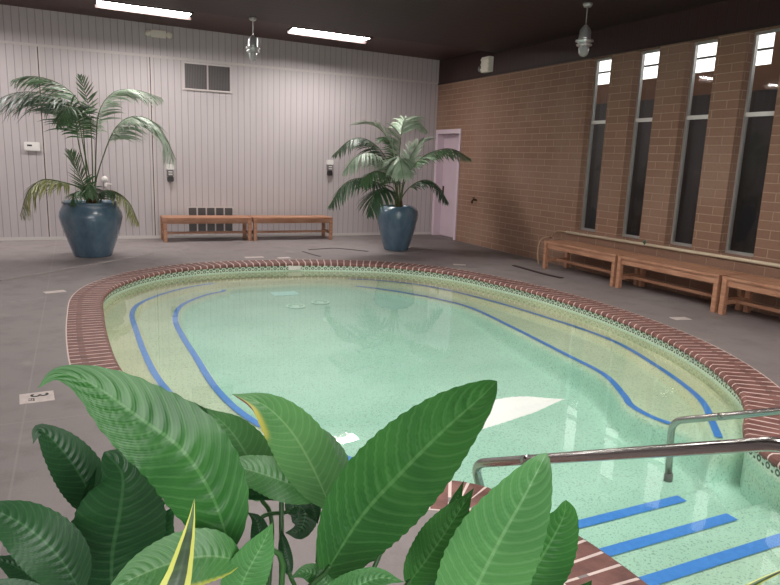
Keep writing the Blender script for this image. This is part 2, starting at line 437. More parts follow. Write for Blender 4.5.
# ------------------------------------------------------------------ deck with the pool's hole
X0, X1, Y0, Y1 = -4.0, RIGHT+.185, -2.6, BACK+.2
def poly_fill(bm, outer, holes, z):
    loops = [[V((p.x, p.y, 0)) for p in outer]] + [[V((p.x, p.y, 0)) for p in h] for h in holes]
    tri = geometry.tessellate_polygon(loops); flat = [p for l in loops for p in l]
    vs = [bm.verts.new((p.x, p.y, z)) for p in flat]
    for t in tri:
        try: f = bm.faces.new([vs[i] for i in t])
        except ValueError: pass
    bm.normal_update()
    for f in bm.faces:
        if f.normal.z < 0: f.normal_flip()
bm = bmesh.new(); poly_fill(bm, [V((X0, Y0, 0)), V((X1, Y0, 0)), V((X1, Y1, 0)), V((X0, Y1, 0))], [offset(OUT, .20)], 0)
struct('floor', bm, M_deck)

# ------------------------------------------------------------------ pool basin
P1 = [V((x, y, 0)) for x, y in [(2.05, 2.64)]] + spline([V((x, y, 0)) for x, y in
     [(1.85, 2.95), (1.35, 3.35), (.98, 3.85), (.74, 4.5), (.60, 5.3), (.555, 6.1), (.55, 7.0), (.57, 7.85), (.74, 8.45), (1.20, 9.05), (1.75, 9.40), (2.4, 9.52), (3.1, 9.50), (3.72, 9.28), (4.25, 8.95), (4.66, 8.4), (4.93, 7.5), (5.07, 6.5), (5.11, 5.3), (4.86, 4.4), (4.50, 3.6), (4.12, 3.15), (3.85, 2.86)]], 6) + [V((3.62, 2.64, 0))]
P2 = [V((2.08, 2.64, 0))] + spline([V((x, y, 0)) for x, y in
     [(2.0, 2.95), (1.74, 3.2), (1.66, 3.45), (1.52, 3.75), (1.27, 4.15), (1.10, 4.65), (1.02, 5.3), (1.01, 6.2), (1.0, 7.0), (1.03, 7.75), (1.2, 8.45), (1.58, 8.98), (1.84, 9.16), (1.95, 9.36), (2.3, 9.44), (3.1, 9.42), (3.5, 9.3), (3.68, 9.15), (4.12, 8.62), (4.48, 7.95), (4.64, 7.3), (4.56, 6.3), (4.42, 5.15), (4.33, 4.5), (4.1, 4.02), (3.96, 3.78), (3.92, 3.5), (3.97, 3.2), (3.85, 2.92)]], 6) + [V((3.58, 2.64, 0))]
G = .025
gx = np.arange(0, 5.7, G); gy = np.arange(1.1, 10.0, G); GX, GY = np.meshgrid(gx, gy, indexing='ij')
dW = sdf(WALL, GX, GY); d1 = sdf(P1, GX, GY); d2 = sdf(P2, GX, GY)
ss = lambda x, a, b: (lambda t: t*t*(3-2*t))(np.clip((x-a)/(b-a), 0, 1))
ZB1, ZB2 = -.21, -.285
floor_z = -.35 - .19*(1-ss(GY, 5.0, 9.4)) + .04*(1-ss(GY, 2.6, 3.6))
Z = np.full(GX.shape, ZB1)
Z = Z + (ZB2-Z)*(1-ss(d1, -.035, .02))
Z = Z + (floor_z-Z)*(1-ss(d2, -.05, .02))
STEP_Y = [1.955, 2.31, 2.70]; STEP_Z = [-.225, -.31, -.40]
zs = np.full(GX.shape, -.16)
prev = 1.60
zs = np.full(GX.shape, -.165)
for yy, zz in zip([1.60]+STEP_Y[:2], STEP_Z):
    zs = zs + (zz-zs)*ss(GY, yy-.015, yy+.03)
inst = 1-ss(GY, STEP_Y[2]-.02, STEP_Y[2]+.05)
alc = (GY < 3.0)
Z = np.where(alc, Z*(1-inst) + zs*inst, Z)
bm = bmesh.new(); vid = {}
nx, ny = GX.shape
inside = dW < .05
for i in range(nx-1):
    for j in range(ny-1):
        if inside[i, j] and inside[i+1, j] and inside[i, j+1] and inside[i+1, j+1]:
            q = []
            for a, b in ((i, j), (i+1, j), (i+1, j+1), (i, j+1)):
                if (a, b) not in vid: vid[(a, b)] = bm.verts.new((GX[a, b], GY[a, b], Z[a, b]))
                q.append(vid[(a, b)])
            bm.faces.new(q)
pool = struct('floor_pool', bm, M_plaster, smooth=True)
def zat(x, y):
    i = int(round((x-gx[0])/G)); j = int(round((y-gy[0])/G)); i = min(max(i, 0), nx-1); j = min(max(j, 0), ny-1); return float(Z[i, j])

# side wall: tile band above, plaster below
def band(z0, z1, m, name, uvs=False):
    bm = bmesh.new(); uvl = bm.loops.layers.uv.new('UVMap') if uvs else None
    pts = WALL + [WALL[0]]; u = 0; prev = None
    for k, p in enumerate(pts):
        if k: u += (p-pts[k-1]).length
        cur = (bm.verts.new((p.x, p.y, z1)), bm.verts.new((p.x, p.y, z0)), u)
        if prev:
            f = bm.faces.new((prev[0], cur[0], cur[1], prev[1]))
            if uvs:
                for l, (a, b) in zip(f.loops, ((prev[2], 0), (cur[2], 0), (cur[2], z1-z0), (prev[2], z1-z0))): l[uvl].uv = (a, b)
        prev = cur
    return struct(name, bm, m)
band(-.145, -.03, M_tile, 'wall_pool_tile', True)
band(-.75, -.145, M_plaster, 'wall_pool')

# blue stripes on bench and step edges
def stripe(pts, wdt, lift=.006):
    pts = resample([V((p[0], p[1], 0)) for p in pts], max(3, int(sum((V(a[:2]+(0,))-V(b[:2]+(0,))).length for a, b in zip(pts, pts[1:]))/.05)))
    bm = bmesh.new(); prev = None
    for i, p in enumerate(pts):
        t = (pts[min(i+1, len(pts)-1)]-pts[max(i-1, 0)]).normalized(); nrm = V((-t.y, t.x, 0))*wdt/2
        row = [(p+nrm*s) for s in (1, 0, -1)]
        cur = [bm.verts.new((q.x, q.y, zat(q.x, q.y)+lift)) for q in row]
        if prev:
            for a in range(2): bm.faces.new((prev[a], prev[a+1], cur[a+1], cur[a]))
        prev = cur
    bm.normal_update()
    for f in bm.faces:
        if f.normal.z < 0: f.normal_flip()
    return bm
tl = lambda ps: [(p.x, p.y) for p in ps]
o1 = offset(P1, .055); o2 = offset(P2, .06)
def sub(poly, a, b):                                     # points of poly nearest a .. nearest b, in order
    ia = min(range(len(poly)), key=lambda i: (poly[i].x-a[0])**2+(poly[i].y-a[1])**2)
    ib = min(range(len(poly)), key=lambda i: (poly[i].x-b[0])**2+(poly[i].y-b[1])**2)
    return tl(poly[ia:ib+1])
for pts, wdt, lab in (
    (sub(o1, (1.3, 3.35), (1.75, 9.45)), .055, 'blue stripe on the edge of the upper pool bench, left side'),
    (sub(o1, (3.72, 9.3), (3.95, 2.9)), .055, 'blue stripe on the edge of the upper pool bench, window side'),
    (sub(o2, (1.6, 3.45), (1.9, 9.3)), .06, 'blue stripe on the edge of the lower pool bench, left side'),
    (sub(o2, (3.78, 9.1), (3.9, 3.3)), .06, 'blue stripe on the edge of the lower pool bench, window side'),
    ([(2.02, 1.90), (3.27, 1.90)], .075, 'blue stripe on the pool step nearest the camera'),
    ([(1.98, 2.25), (3.28, 2.25)], .075, 'blue stripe on the middle pool step'),
    ([(1.98, 2.63), (3.33, 2.63)], .075, 'blue stripe on the lowest pool step, farthest from the camera')):
    o = obj('edge_stripe', stripe(pts, wdt), M_blue, pool); o['label'] = lab

# water
bm = bmesh.new(); poly_fill(bm, offset(OUT, .035), [], -.13)
tag(obj('pool_water', bm, M_water), 'still pale green water filling the oval pool', 'water', kind='stuff')

# ------------------------------------------------------------------ brick coping
def coping():
    pts = []; L = 0; tot = [0]
    global OUT
    OUT = OUT + [OUT[-1].lerp(OUT[0], k/12) for k in range(1, 13)]
    n = len(OUT)
    for a, b in zip(OUT, OUT[1:]): tot.append(tot[-1]+(b-a).length)
    bricks = bmesh.new(); N = int(tot[-1]/.1)
    def pos(s):
        for i in range(len(tot)-1):
            if tot[i+1] >= s:
                k = (s-tot[i])/max(1e-9, tot[i+1]-tot[i]); return OUT[i].lerp(OUT[i+1], k)
        return OUT[-1]
    def nor(s):
        t = (pos(min(s+.06, tot[-1]))-pos(max(s-.06, 0))).normalized(); return V((-t.y, t.x, 0))
    prof = [(.0, -.048), (-.004, -.03), (.004, -.012), (.022, .0), (.19, .0), (.325, .002), (.325, -.05)]
    st = tot[-1]/N
    mort = bmesh.new(); prev = None
    for k in range(N+1):
        s = k*st; p, q = pos(s), nor(s)
        cur = [mort.verts.new((p+q*(d+(.003 if j < 4 else 0 if j < 5 else .01))).to_tuple()[:2]+(z-(.0008 if 3 <= j < 6 else 0),)) for j, (d, z) in enumerate(prof)]
        if prev:
            for a, b in zip(range(len(prof)), list(range(1, len(prof)))+[0]): mort.faces.new((prev[a], prev[b], cur[b], cur[a]))
        prev = cur
    for k in range(N):
        a, b = k*st+.0085, (k+1)*st-.0085
        dz = random.uniform(0, .0008); rows = []
        for s in (a, b):
            p, q = pos(s), nor(s)
            rows.append([bricks.verts.new((p+q*d).to_tuple()[:2]+(z+dz,)) for d, z in prof])
        m = len(prof)
        for i in range(m): j = (i+1) % m; bricks.faces.new((rows[0][i], rows[0][j], rows[1][j], rows[1][i]))
        bricks.faces.new(rows[1]); bricks.faces.new(list(reversed(rows[0])))
    for b_ in (bricks, mort): bmesh.ops.recalc_face_normals(b_, faces=b_.faces)
    o = struct('trim_pool_coping', bricks, M_copbrick)
    obj('mortar', mort, M_mortar, o)
coping()

# ------------------------------------------------------------------ walls, ceiling
CZ = lambda x: 3.750 - .0122*x                           # main ceiling, falling gently to the window wall
CS = lambda x: 3.867 - .0122*x                           # strip above the back wall
EDGE = 11.0
def slab(y0, y1, f, th):
    bm = bmesh.new(); v = [bm.verts.new((x, y, f(x)+t)) for t in (0, th) for (x, y) in ((X0, y0), (X1, y0), (X1, y1), (X0, y1))]
    for q in ((0,1,2,3),(7,6,5,4),(0,4,5,1),(1,5,6,2),(2,6,7,3),(3,7,4,0)): bm.faces.new([v[i] for i in q])
    bmesh.ops.recalc_face_normals(bm, faces=bm.faces); return bm
struct('ceiling', slab(Y0-.2, EDGE, CZ, .35), M_ceil)
struct('ceiling_back_strip', slab(EDGE, Y1, CS, .25), M_ceilLit)
struct('wall_back', B(X0-.2, RIGHT, BACK, BACK+.2, -.05, 4.1), M_siding)
struct('wall_left', B(X0-.2, X0, Y0-.2, BACK, -.05, 4.1), M_sidingL)
bm = bmesh.new(); RW = (-3.2, 2.6, .9, 3.3)
box(bm, X0, RW[0], Y0-.2, Y0, -.05, 4.1); box(bm, RW[1], X1, Y0-.2, Y0, -.05, 4.1); box(bm, RW[0], RW[1], Y0-.2, Y0, -.05, RW[2]); box(bm, RW[0], RW[1], Y0-.2, Y0, RW[3], 4.1)
struct('wall_rear', bm, M_siding)
bm = bmesh.new()
for k in range(5): x = RW[0]+(RW[1]-RW[0])*k/4; box(bm, x-.04, x+.04, Y0-.12, Y0-.06, RW[2], RW[3])
box(bm, RW[0], RW[1], Y0-.12, Y0-.06, RW[2], RW[2]+.06); box(bm, RW[0], RW[1], Y0-.12, Y0-.06, RW[3]-.06, RW[3])
o = struct('window_rear_added', bm, M_alu)  # unseen window frame added in front of the rear fill light
# horizontal trim and vertical joint covers on the back wall
struct('trim_back_rail', B(X0, RIGHT, BACK-.018, BACK, 3.275, 3.315), M_trim)
for x in (-.46, 1.33):
    bm = B(x-.035, x-.008, BACK-.014, BACK, .05, 3.275); box(bm, x+.008, x+.035, BACK-.014, BACK, .05, 3.275)
    struct('trim_back_joint', bm, M_trim); struct('trim_back_seam', B(x-.008, x+.008, BACK-.004, BACK, .05, 3.275), M_darkp)
struct('baseboard_back', B(X0, RIGHT, BACK-.012, BACK, 0, .055), mat('baseboard_paint', (206, 200, 196), .6))

# window wall: brick with openings and a door
SILL, HEAD, TH = .62, 3.26, .185
WINS = [(7.93, 8.39), (7.02, 7.47), (6.11, 6.565), (5.22, 5.70), (4.33, 4.80), (3.43, 3.90)]
DOOR = (12.10, 13.10, 2.28)
bm = bmesh.new(); e = RIGHT+TH
box(bm, RIGHT, e, Y0, DOOR[0], -.05, SILL)
box(bm, RIGHT, e, Y0, DOOR[0], HEAD, 3.275)
cuts = sorted(WINS); y = Y0
for a, b in cuts:
    box(bm, RIGHT, e, y, a, SILL, HEAD); y = b
box(bm, RIGHT, e, y, DOOR[0], SILL, HEAD)
box(bm, RIGHT, e, DOOR[0], Y1, DOOR[2], 3.275); box(bm, RIGHT, e, DOOR[1], Y1, -.05, DOOR[2])
struct('wall_right', bm, M_brick)
struct('trim_right_fascia', B(RIGHT+.002, e, Y0, BACK, 3.275, 4.0), M_fascia)
struct('trim_right_fascia_lip', B(RIGHT-.02, RIGHT+.002, Y0, BACK, 3.262, 3.30), M_dark)
WF = RIGHT+.12
for k, (a, b) in enumerate(WINS):
    fr = bmesh.new(); t = .028
    box(fr, WF, WF+.05, a, a+t, SILL, HEAD); box(fr, WF, WF+.05, b-t, b, SILL, HEAD)
    box(fr, WF, WF+.05, a+t, b-t, SILL, SILL+.035); box(fr, WF, WF+.05, a+t, b-t, HEAD-.03, HEAD)
    o = struct('window_%d' % (k+1), fr, M_alu)
    obj('transom_bar', B(WF-.004, WF+.05, a+t, b-t, 2.285, 2.335), M_metal_w, o)
    obj('pane', B(WF+.02, WF+.026, a+t, b-t, SILL+.035, 2.285), M_glass, o)
    obj('pane', B(WF+.02, WF+.026, a+t, b-t, 2.335, HEAD-.03), M_glass, o)
# walk beyond the windows under an added roof: dark ground, brown far wall with a clerestory
OX = 9.5
struct('floor_walkway', B(RIGHT+TH, OX+.2, 0, 16, -.05, 0), M_dark)
bm = bmesh.new(); CY = [(6.98, 8.62), (9.02, 11.0), (11.4, 13.0), (3.0, 6.0)]
box(bm, OX, OX+.15, 0, 16, 2.86, 3.235); box(bm, OX, OX+.15, 0, 16, 4.4, 4.7); y = 0
for a, b in sorted(CY):
    box(bm, OX, OX+.15, y, a, 3.235, 4.4); y = b
box(bm, OX, OX+.15, y, 16, 3.235, 4.4)
struct('wall_walkway', bm, mat('brown_outer_wall', (122, 86, 66), .8, col2=(108, 76, 58), scale=3))
struct('wall_walkway_base', B(OX-.04, OX+.15, 0, 16, 0, 2.86), mat('dark_fence', (64, 56, 56), .7, col2=(50, 44, 45), scale=2, stretch=(1, 6, .4)))
struct('wall_walkway_end', B(RIGHT+TH, OX+.15, 15.8, 16, 0, 4.4), M_dark)
struct('wall_walkway_start', B(RIGHT+TH, OX+.15, 0, .2, 0, 4.4), M_dark)
struct('ceiling_walkway_shade', B(RIGHT+TH, OX+.15, 0, 16, 4.7, 4.8), M_dark)  # unseen roof added to keep the walk dark
bm = bmesh.new()
for a, b in CY:
    box(bm, OX+.05, OX+.1, a, b, 3.46, 3.49)
    n_ = max(1, round((b-a)/.7))
    for k in range(1, n_): box(bm, OX+.05, OX+.1, a+(b-a)*k/n_-.015, a+(b-a)*k/n_+.015, 3.235, 4.4)
struct('trim_walkway_muntins', bm, M_dark)

# door
d = struct('door_1', B(RIGHT+.14, RIGHT+.185, DOOR[0]+.06, DOOR[1]-.06, .01, DOOR[2]-.06), M_lilac)
bm = bmesh.new()
for a, b in ((DOOR[0]-.01, DOOR[0]+.06), (DOOR[1]-.06, DOOR[1]+.04)): box(bm, RIGHT-.025, RIGHT+.16, a, b, 0, DOOR[2]-.06)
box(bm, RIGHT-.025, RIGHT+.16, DOOR[0]-.01, DOOR[1]+.04, DOOR[2]-.06, DOOR[2]+.03)
obj('door_frame', bm, M_lilac2, d)
bm = bmesh.new(); tube(bm, [(RIGHT+.14, DOOR[1]-.13, 1.0), (RIGHT+.09, DOOR[1]-.13, 1.0), (RIGHT+.085, DOOR[1]-.24, 1.0)], .011)
box(bm, RIGHT+.13, RIGHT+.14, DOOR[1]-.16, DOOR[1]-.10, .93, 1.10); obj('door_handle', bm, M_brass, d)

# ------------------------------------------------------------------ lamps
M_strip = emis('strip_diffuser', (255, 250, 246), STRIP_E)
M_over = emis('added_panel_diffuser', (255, 250, 244), POOL_E)
def ceiling_light(cx, cy, lx, ly, f, label, group, dm, lip=.075, deep=False):
    z = f(cx); t = thing('ceiling_light', label, 'ceiling light', (cx, cy, z), 0, group)
    t.rotation_euler = (0, math.atan(.0122), 0)
    bm = bmesh.new(); a, b = lx/2, ly/2; near = lip if deep else .02
    box(bm, -a-.03, -a, -b-.03, b+.03, -near, -.001); box(bm, a, a+.03, -b-.03, b+.03, -near, -.001)
    box(bm, -a, a, -b-.03, -b, -near, -.001); box(bm, -a-.03, a+.03, b, b+.03, -lip, -.001)
    obj('frame', bm, M_dark, t)
    obj('diffuser', B(-a, a, -b, b, -.012, -.001), dm, t)
ceiling_light(1.15, 11.84, 1.40, .25, CS, 'recessed strip light in the ceiling above the left palm', None, M_strip)
ceiling_light(4.30, 11.88, 1.46, .27, CS, 'recessed strip light in the ceiling between the two hanging lamps', None, M_strip)
ceiling_light(-2.0, 11.84, 1.40, .25, CS, 'recessed strip light at the far left, outside the picture', None, M_strip)
for x, y in ((1.5, 6.5), (3.8, 5.7), (1.6, 2.6), (4.1, 2.4)):  # unseen panels added to brighten the pool
    ceiling_light(x, y, 1.2, .6, CZ, 'square ceiling panel light added over the pool, above the picture', 'added ceiling panels over the pool', M_over, .13, True)

def pendant(x, y, label):
    t = thing('pendant_lamp', label, 'pendant lamp', (x, y, CZ(x)), 0, 'hanging industrial lamps')
    bm = bmesh.new(); lathe(bm, [(.0, -.05), (.045, -.045), (.06, -.02), (.06, -.001)], 20, cap0=False); obj('canopy', bm, M_alu, t, True)
    obj('rod', T([(0, 0, -.04), (0, 0, -.28)], .008), M_alu, t)
    bm = bmesh.new(); lathe(bm, [(.018, -.26), (.03, -.275), (.055, -.30), (.072, -.33), (.076, -.42), (.085, -.44)], 24); obj('housing', bm, M_chrome, t, True)
    bm = bmesh.new(); lathe(bm, [(.075, -.44), (.112, -.447), (.116, -.465), (.085, -.475), (.082, -.492), (.1, -.5), (.1, -.515), (.07, -.52)], 24); obj('clamp_ring', bm, M_chrome, t, True)
    bm = bmesh.new(); lathe(bm, [(.066, -.515), (.07, -.56), (.062, -.61), (.04, -.645), (.0001, -.655)], 24, cap1=False); obj('glass_globe', bm, M_globe, t, True)
pendant(2.64, 10.86, 'chrome and glass hanging lamp in front of the grey siding wall')
pendant(6.07, 7.14, 'chrome and glass hanging lamp near the brick window wall')

# emergency lights
t = thing('emergency_light', 'beige emergency light box high on the grey siding wall', 'emergency light', (1.50, BACK, 3.68))
obj('housing', B(-.14, .12, -.07, 0, -.06, .06, bev=.008), M_beige, t)
for x in (-.19, .17):
    bm = bmesh.new(); lathe(bm, [(.02, 0), (.05, .03), (.055, .06), (.0001, .065)], 16, cap1=False)
    bmesh.ops.rotate(bm, verts=bm.verts, cent=(0, 0, 0), matrix=Matrix.Rotation(math.radians(100), 3, 'X')); bmesh.ops.translate(bm, verts=bm.verts, vec=(x, -.03, .0))
    obj('lamp_head', bm, M_beige, t, True)
t = thing('emergency_light', 'beige emergency light box on the dark boards near the back corner', 'emergency light', (RIGHT, 11.2, 3.47))
bm = bmesh.new(); box(bm, -.11, 0, -.14, .14, -.14, .14, bev=.01)
for z in (-.09, 0, .09): box(bm, -.125, -.108, -.13, .13, z-.012, z+.012)
obj('housing', bm, M_beige, t)
for s in (.18,):
    bm = bmesh.new(); lathe(bm, [(.02, 0), (.05, .03), (.055, .06), (.0001, .065)], 16, cap1=False)
    bmesh.ops.rotate(bm, verts=bm.verts, cent=(0, 0, 0), matrix=Matrix.Rotation(math.radians(-100), 3, 'Y')); bmesh.ops.translate(bm, verts=bm.verts, vec=(-.05, s, -.06))
    obj('lamp_head', bm, M_greyp, t, True)

# ------------------------------------------------------------------ wall fittings
t = thing('air_vent', 'wide grey louvred vent in a white frame high on the back wall', 'vent', (2.345, BACK, 3.005))
bm = bmesh.new(); box(bm, -.45, -.415, -.03, 0, -.25, .25); box(bm, .415, .45, -.03, 0, -.25, .25); box(bm, -.415, .415, -.03, 0, -.25, -.22); box(bm, -.415, .415, -.03, 0, .22, .25); box(bm, -.012, .012, -.028, 0, -.22, .22)
obj('frame', bm, M_trim, t)
for x in (-.2135, .2135):
    bm = bmesh.new()
    for k in range(14): xx = x-.19+k*.0292; box(bm, xx-.005, xx+.005, -.024, -.008, -.22, .22)
    o = obj('louvre', bm, M_grille, t); o.modifiers.clear()
obj('backing', B(-.415, .415, -.006, -.001, -.22, .22), mat('vent_backing', (100, 95, 95), .7), t)
t = thing('floor_vent', 'low dark grille of ten square openings behind the bench', 'vent', (2.365, BACK, .355))
bm = bmesh.new()
box(bm, -.44, .44, -.012, 0, -.245, .245); obj('frame', bm, M_trim, t)
for r in (0, 1):
    for c in range(5):
        x = -.344+c*.172; z = -.12+r*.24; bm = bmesh.new()
        box(bm, x-.072, x+.072, -.018, -.0125, z-.105, z+.105)
        for k in range(6): box(bm, x-.072, x+.072, -.024, -.018, z-.095+k*.036, z-.085+k*.036)
        obj('grille', bm, mat('grille_square', (92, 88, 88), .6) if not r and not c else bpy.data.materials['grille_square'], t)
t = thing('thermostat', 'white rectangular thermostat on the siding left of the tall palm', 'thermostat', (-.635, BACK, 1.62))
obj('housing', B(-.12, .12, -.05, 0, -.075, .075, bev=.008), M_white, t)
obj('display', B(-.075, .0, -.052, -.049, .0, .03), M_darkp, t)
def dispenser(x, z, label):
    t = thing('wall_dispenser', label, 'dispenser', (x, BACK, z))
    obj('cover', B(-.07, .07, -.09, 0, .06, .16, bev=.01), M_white, t)
    obj('body', B(-.055, .055, -.08, 0, -.06, .06, bev=.006), M_greyp, t)
    bm = bmesh.new(); box(bm, -.035, .035, -.085, -.078, .01, .03); box(bm, -.035, .035, -.085, -.078, -.03, -.012); obj('button', bm, M_metal_w, t)
    obj('nozzle', B(-.05, .055, -.085, 0, -.16, -.06, bev=.012), M_darkp, t)
dispenser(1.625, 1.23, 'white topped grey dispenser on the siding under the palm frond tip')
dispenser(4.79, 1.42, 'white topped dark dispenser on the siding beside the right palm')
t = thing('wall_tap', 'small white round fitting with a lever behind the left palm', 'wall fitting', (.49, BACK, 1.05))
bm = bmesh.new(); lathe(bm, [(.055, 0), (.055, .06), (.045, .075), (.0001, .08)], 20, cap1=False); bmesh.ops.rotate(bm, verts=bm.verts, cent=(0, 0, 0), matrix=Matrix.Rotation(math.radians(90), 3, 'X')); bmesh.ops.translate(bm, verts=bm.verts, vec=(0, 0, .04))
obj('dial', bm, M_white, t, True)
bm = bmesh.new(); box(bm, -.01, .035, -.06, 0, -.09, -.01, bev=.006); tube(bm, [(.02, -.05, -.045), (.115, -.06, -.045)], .012); obj('lever', bm, M_white, t)
t = thing('hose_tap', 'small dark brass hose tap on the brick wall beside the door', 'tap', (RIGHT, 11.37, .90))
obj('body', T([(0, 0, 0), (-.08, 0, 0), (-.10, 0, -.03), (-.10, 0, -.07)], .018), M_brass, t)
bm = bmesh.new(); lathe(bm, [(.035, 0), (.035, .014)], 14, c=(-.07, 0, .035)); tube(bm, [(-.07, 0, 0), (-.07, 0, .04)], .008); obj('handle', bm, M_brass, t)

# pipe and hose along the window wall
tag(obj('wall_pipe', T([(RIGHT-.025, 8.55, .565), (RIGHT-.025, 3.0, .600)], .022, 12), M_pvc, smooth=True), 'long cream pipe running along the brick under the windows', 'pipe')
hp = spline([(RIGHT-.025, 8.555, .565), (RIGHT-.03, 8.75, .56), (RIGHT-.06, 8.84, .50), (RIGHT-.2, 8.70, .47), (6.95, 8.56, .475), (6.86, 8.50, .50), (6.76, 8.54, .47), (6.715, 8.56, .36), (6.71, 8.56, .2), (6.72, 8.55, .10), (6.74, 8.55, .05)], 6)
hose = tag(obj('garden_hose', T(hp, .011, 8), mat('tan_hose', (172, 140, 112), .6), smooth=True), 'thin tan hose draped over the far end of the window-side benches', 'hose')
tag(obj('pipe_valve', T([(RIGHT-.025, 6.87, .574), (RIGHT-.06, 6.87, .63)], .02), mat('green_valve', (84, 110, 92), .5)), 'small green valve on the cream pipe below the windows', 'valve')

# ------------------------------------------------------------------ benches
def bench(L, label, loc, rz, group):
    D, H, lg = .50, .4485, .062
    t = thing('bench', label, 'bench', loc, rz, group)
    a, b = L/2, D/2
    for k in range(3):
        y0 = -b + k*(D/3)+.002
        obj('seat_board', B(-a, a, y0, y0+D/3-.004, H-.035, H, bev=.004), M_wood, t)
    for sx in (-1, 1):
        for sy in (-1, 1):
            x, y = sx*(a-lg/2-.004), sy*(b-lg/2-.004)
            obj('leg', B(x-lg/2, x+lg/2, y-lg/2, y+lg/2, 0, H-.035, bev=.004), M_wood, t)
        x = sx*(a-lg/2-.004)
        obj('side_stretcher', B(x-.02, x+.02, -b+lg, b-lg, .12, .17, bev=.003), M_wood, t)
        obj('end_apron', B(x-.015, x+.015, -b+lg, b-lg, H-.11, H-.035), M_wood, t)
    for sy in (-1, 1):
        y = sy*(b-.04); obj('apron', B(-a+lg, a-lg, y-.015, y+.015, H-.115, H-.035, bev=.003), M_wood, t)
    obj('long_stretcher', B(-a+lg/2+.02, a-lg/2-.02, -.025, .025, .125, .165, bev=.003), M_wood, t)
    return t
b0 = bench(1.61, 'wooden bench against the back wall, nearer the left palm, in front of the low grille', (2.21, 12.78, 0), 0, 'wooden benches at the pool')
dup(b0, (3.855, 12.78, 0), 0, 'wooden bench against the back wall, nearer the right palm')
dup(b0, (6.96, 7.64, 0), math.radians(-90-1.2), 'wooden bench by the brick wall, farthest of that row, hose over its end')
dup(b0, (6.93, 5.985, 0), math.radians(-90), 'wooden bench by the brick wall, middle of that row')
dup(b0, (6.92, 4.33, 0), math.radians(-90), 'wooden bench by the brick wall, nearest the camera and cut by the picture edge')

# ------------------------------------------------------------------ deck and pool small things
M_plate = mat('depth_plate', (214, 200, 196), .5, col2=(196, 184, 180), scale=20)
def text(s, size, mt, parent, loc, rot):
    c = bpy.data.curves.new('lettering', 'FONT'); c.body = s; c.size = size; c.extrude = .0006; c.align_x = 'CENTER'; c.align_y = 'CENTER'; c.offset = .0015
    me_o = bpy.data.objects.new('lettering', c); dg = bpy.context.evaluated_depsgraph_get(); COL.objects.link(me_o)
    dg.update(); me = bpy.data.meshes.new_from_object(me_o.evaluated_get(dg)); bpy.data.objects.remove(me_o)
    me.materials.append(mt); o = bpy.data.objects.new('lettering', me); link(o, parent, loc); o.rotation_euler = rot; return o
t = thing('depth_marker', 'white depth marker tile reading 3 FT on the left deck', 'depth marker', (-.295, 4.67, 0), math.radians(4))
obj('tile', B(-.1, .1, -.095, .095, 0, .004), M_plate, t)
text('3', .15, M_black, t, (.01, .03, .0052), (0, 0, -math.pi/2)); text('FT', .05, M_black, t, (-.035, -.045, .0052), (0, 0, -math.pi/2))
for (x, y, rz, sx, lab) in ((-.27, 8.27, .3, .11, 'small white marker tile on the deck near the left blue pot'), (2.55, 10.45, 0, .15, 'white marker tile on the deck before the middle of the back benches'),
                    (3.0, 10.3, .1, .10, 'small white marker tile on the coping edge right of the skimmer'), (5.55, 9.05, -.5, .1, 'white marker tile on the deck below the far end of the window benches'),
                    (6.02, 5.08, -.2, .1, 'white marker tile on the deck in front of the middle window bench')):
    tag(obj('deck_marker', B(-sx, sx, -.06, .06, .001, .004), M_plate, loc=(x, y, 0)), lab, 'depth marker').rotation_euler = (0, 0, rz)
# waterline plate and skimmer on the far wall
tag(obj('waterline_marker', B(-.1, .1, -.006, 0, -.035, .035), M_white, loc=(3.02, 9.782, -.075)), 'white marker tile set in the waterline tiles of the far pool wall', 'depth marker')
tag(obj('skimmer_opening', B(-.27, .27, -.004, 0, -.035, .035), M_black, loc=(2.45, 9.855, -.07)), 'dark skimmer slot under the far coping', 'skimmer').rotation_euler = (0, 0, .0)
# white strip on deck at left
pts = [atz(0, 281.5, 0), atz(80, 267, 0), atz(128, 258.5, 0), atz(153, 253.5, 0)]
tag(obj('deck_strip', stripe([(p.x, p.y) for p in pts], .05) if False else T([p+V((0, 0, .002)) for p in pts], .018, 6), mat('pale_strip', (150, 142, 140), .7)), 'pale joint strip crossing the deck in front of the left blue pot', 'joint strip')
for px, py, lab in ((295.5, 305.5, 'round white drain ring on the far pool floor, left of the pair'), (320, 301.5, 'round white drain ring on the far pool floor, right of the pair')):
    p = atz(px, py, -.40); z = zat(p.x, p.y); p = atz(px, py, z+.01)
    bm = bmesh.new()
    lathe(bm, [(.13, 0), (.13, .012), (.105, .014), (.105, 0)], 28, cap0=False, cap1=False); lathe(bm, [(.05, .003), (.045, .012), (.0001, .013)], 18, cap0=False, cap1=False)
    tag(obj('floor_drain', bm, mat('drain_white', (214, 244, 232), .5), loc=(p.x, p.y, zat(p.x, p.y)+.002)), lab, 'drain', 'drains on the pool floor')
p = atz(285, 294.5, -.36)
tag(obj('floor_patch', B(-.19, .19, -.13, .13, 0, .006, bev=.002), mat('pale_blue_patch', (186, 236, 230), .5), loc=(p.x, p.y, zat(p.x, p.y)+.002)), 'pale blue patch on the far pool floor behind the drain rings', 'floor plate')  # pale blue rectangle lying on the pool floor

# dark cracks and a drain slot in the deck
def deck_line(name, pix, wd):
    P = [atz(x, y, 0) for x, y in pix]; bm = T([p+V((0, 0, .0005)) for p in spline(P, 5)], wd, 6)
    for v in bm.verts: v.co.z = max(0, v.co.z)*.25
    struct(name, bm, M_dark)
deck_line('floor_crack', [(309, 249.8), (318, 249.2), (334, 248.4), (350, 249.6), (368, 251.5)], .035)
deck_line('floor_crack', [(303, 251.5), (311, 254.0), (320, 256.5)], .025)
deck_line('floor_drain_slot', [(514, 265.6), (530, 270.2), (546, 274.6), (562, 278.2)], .05)
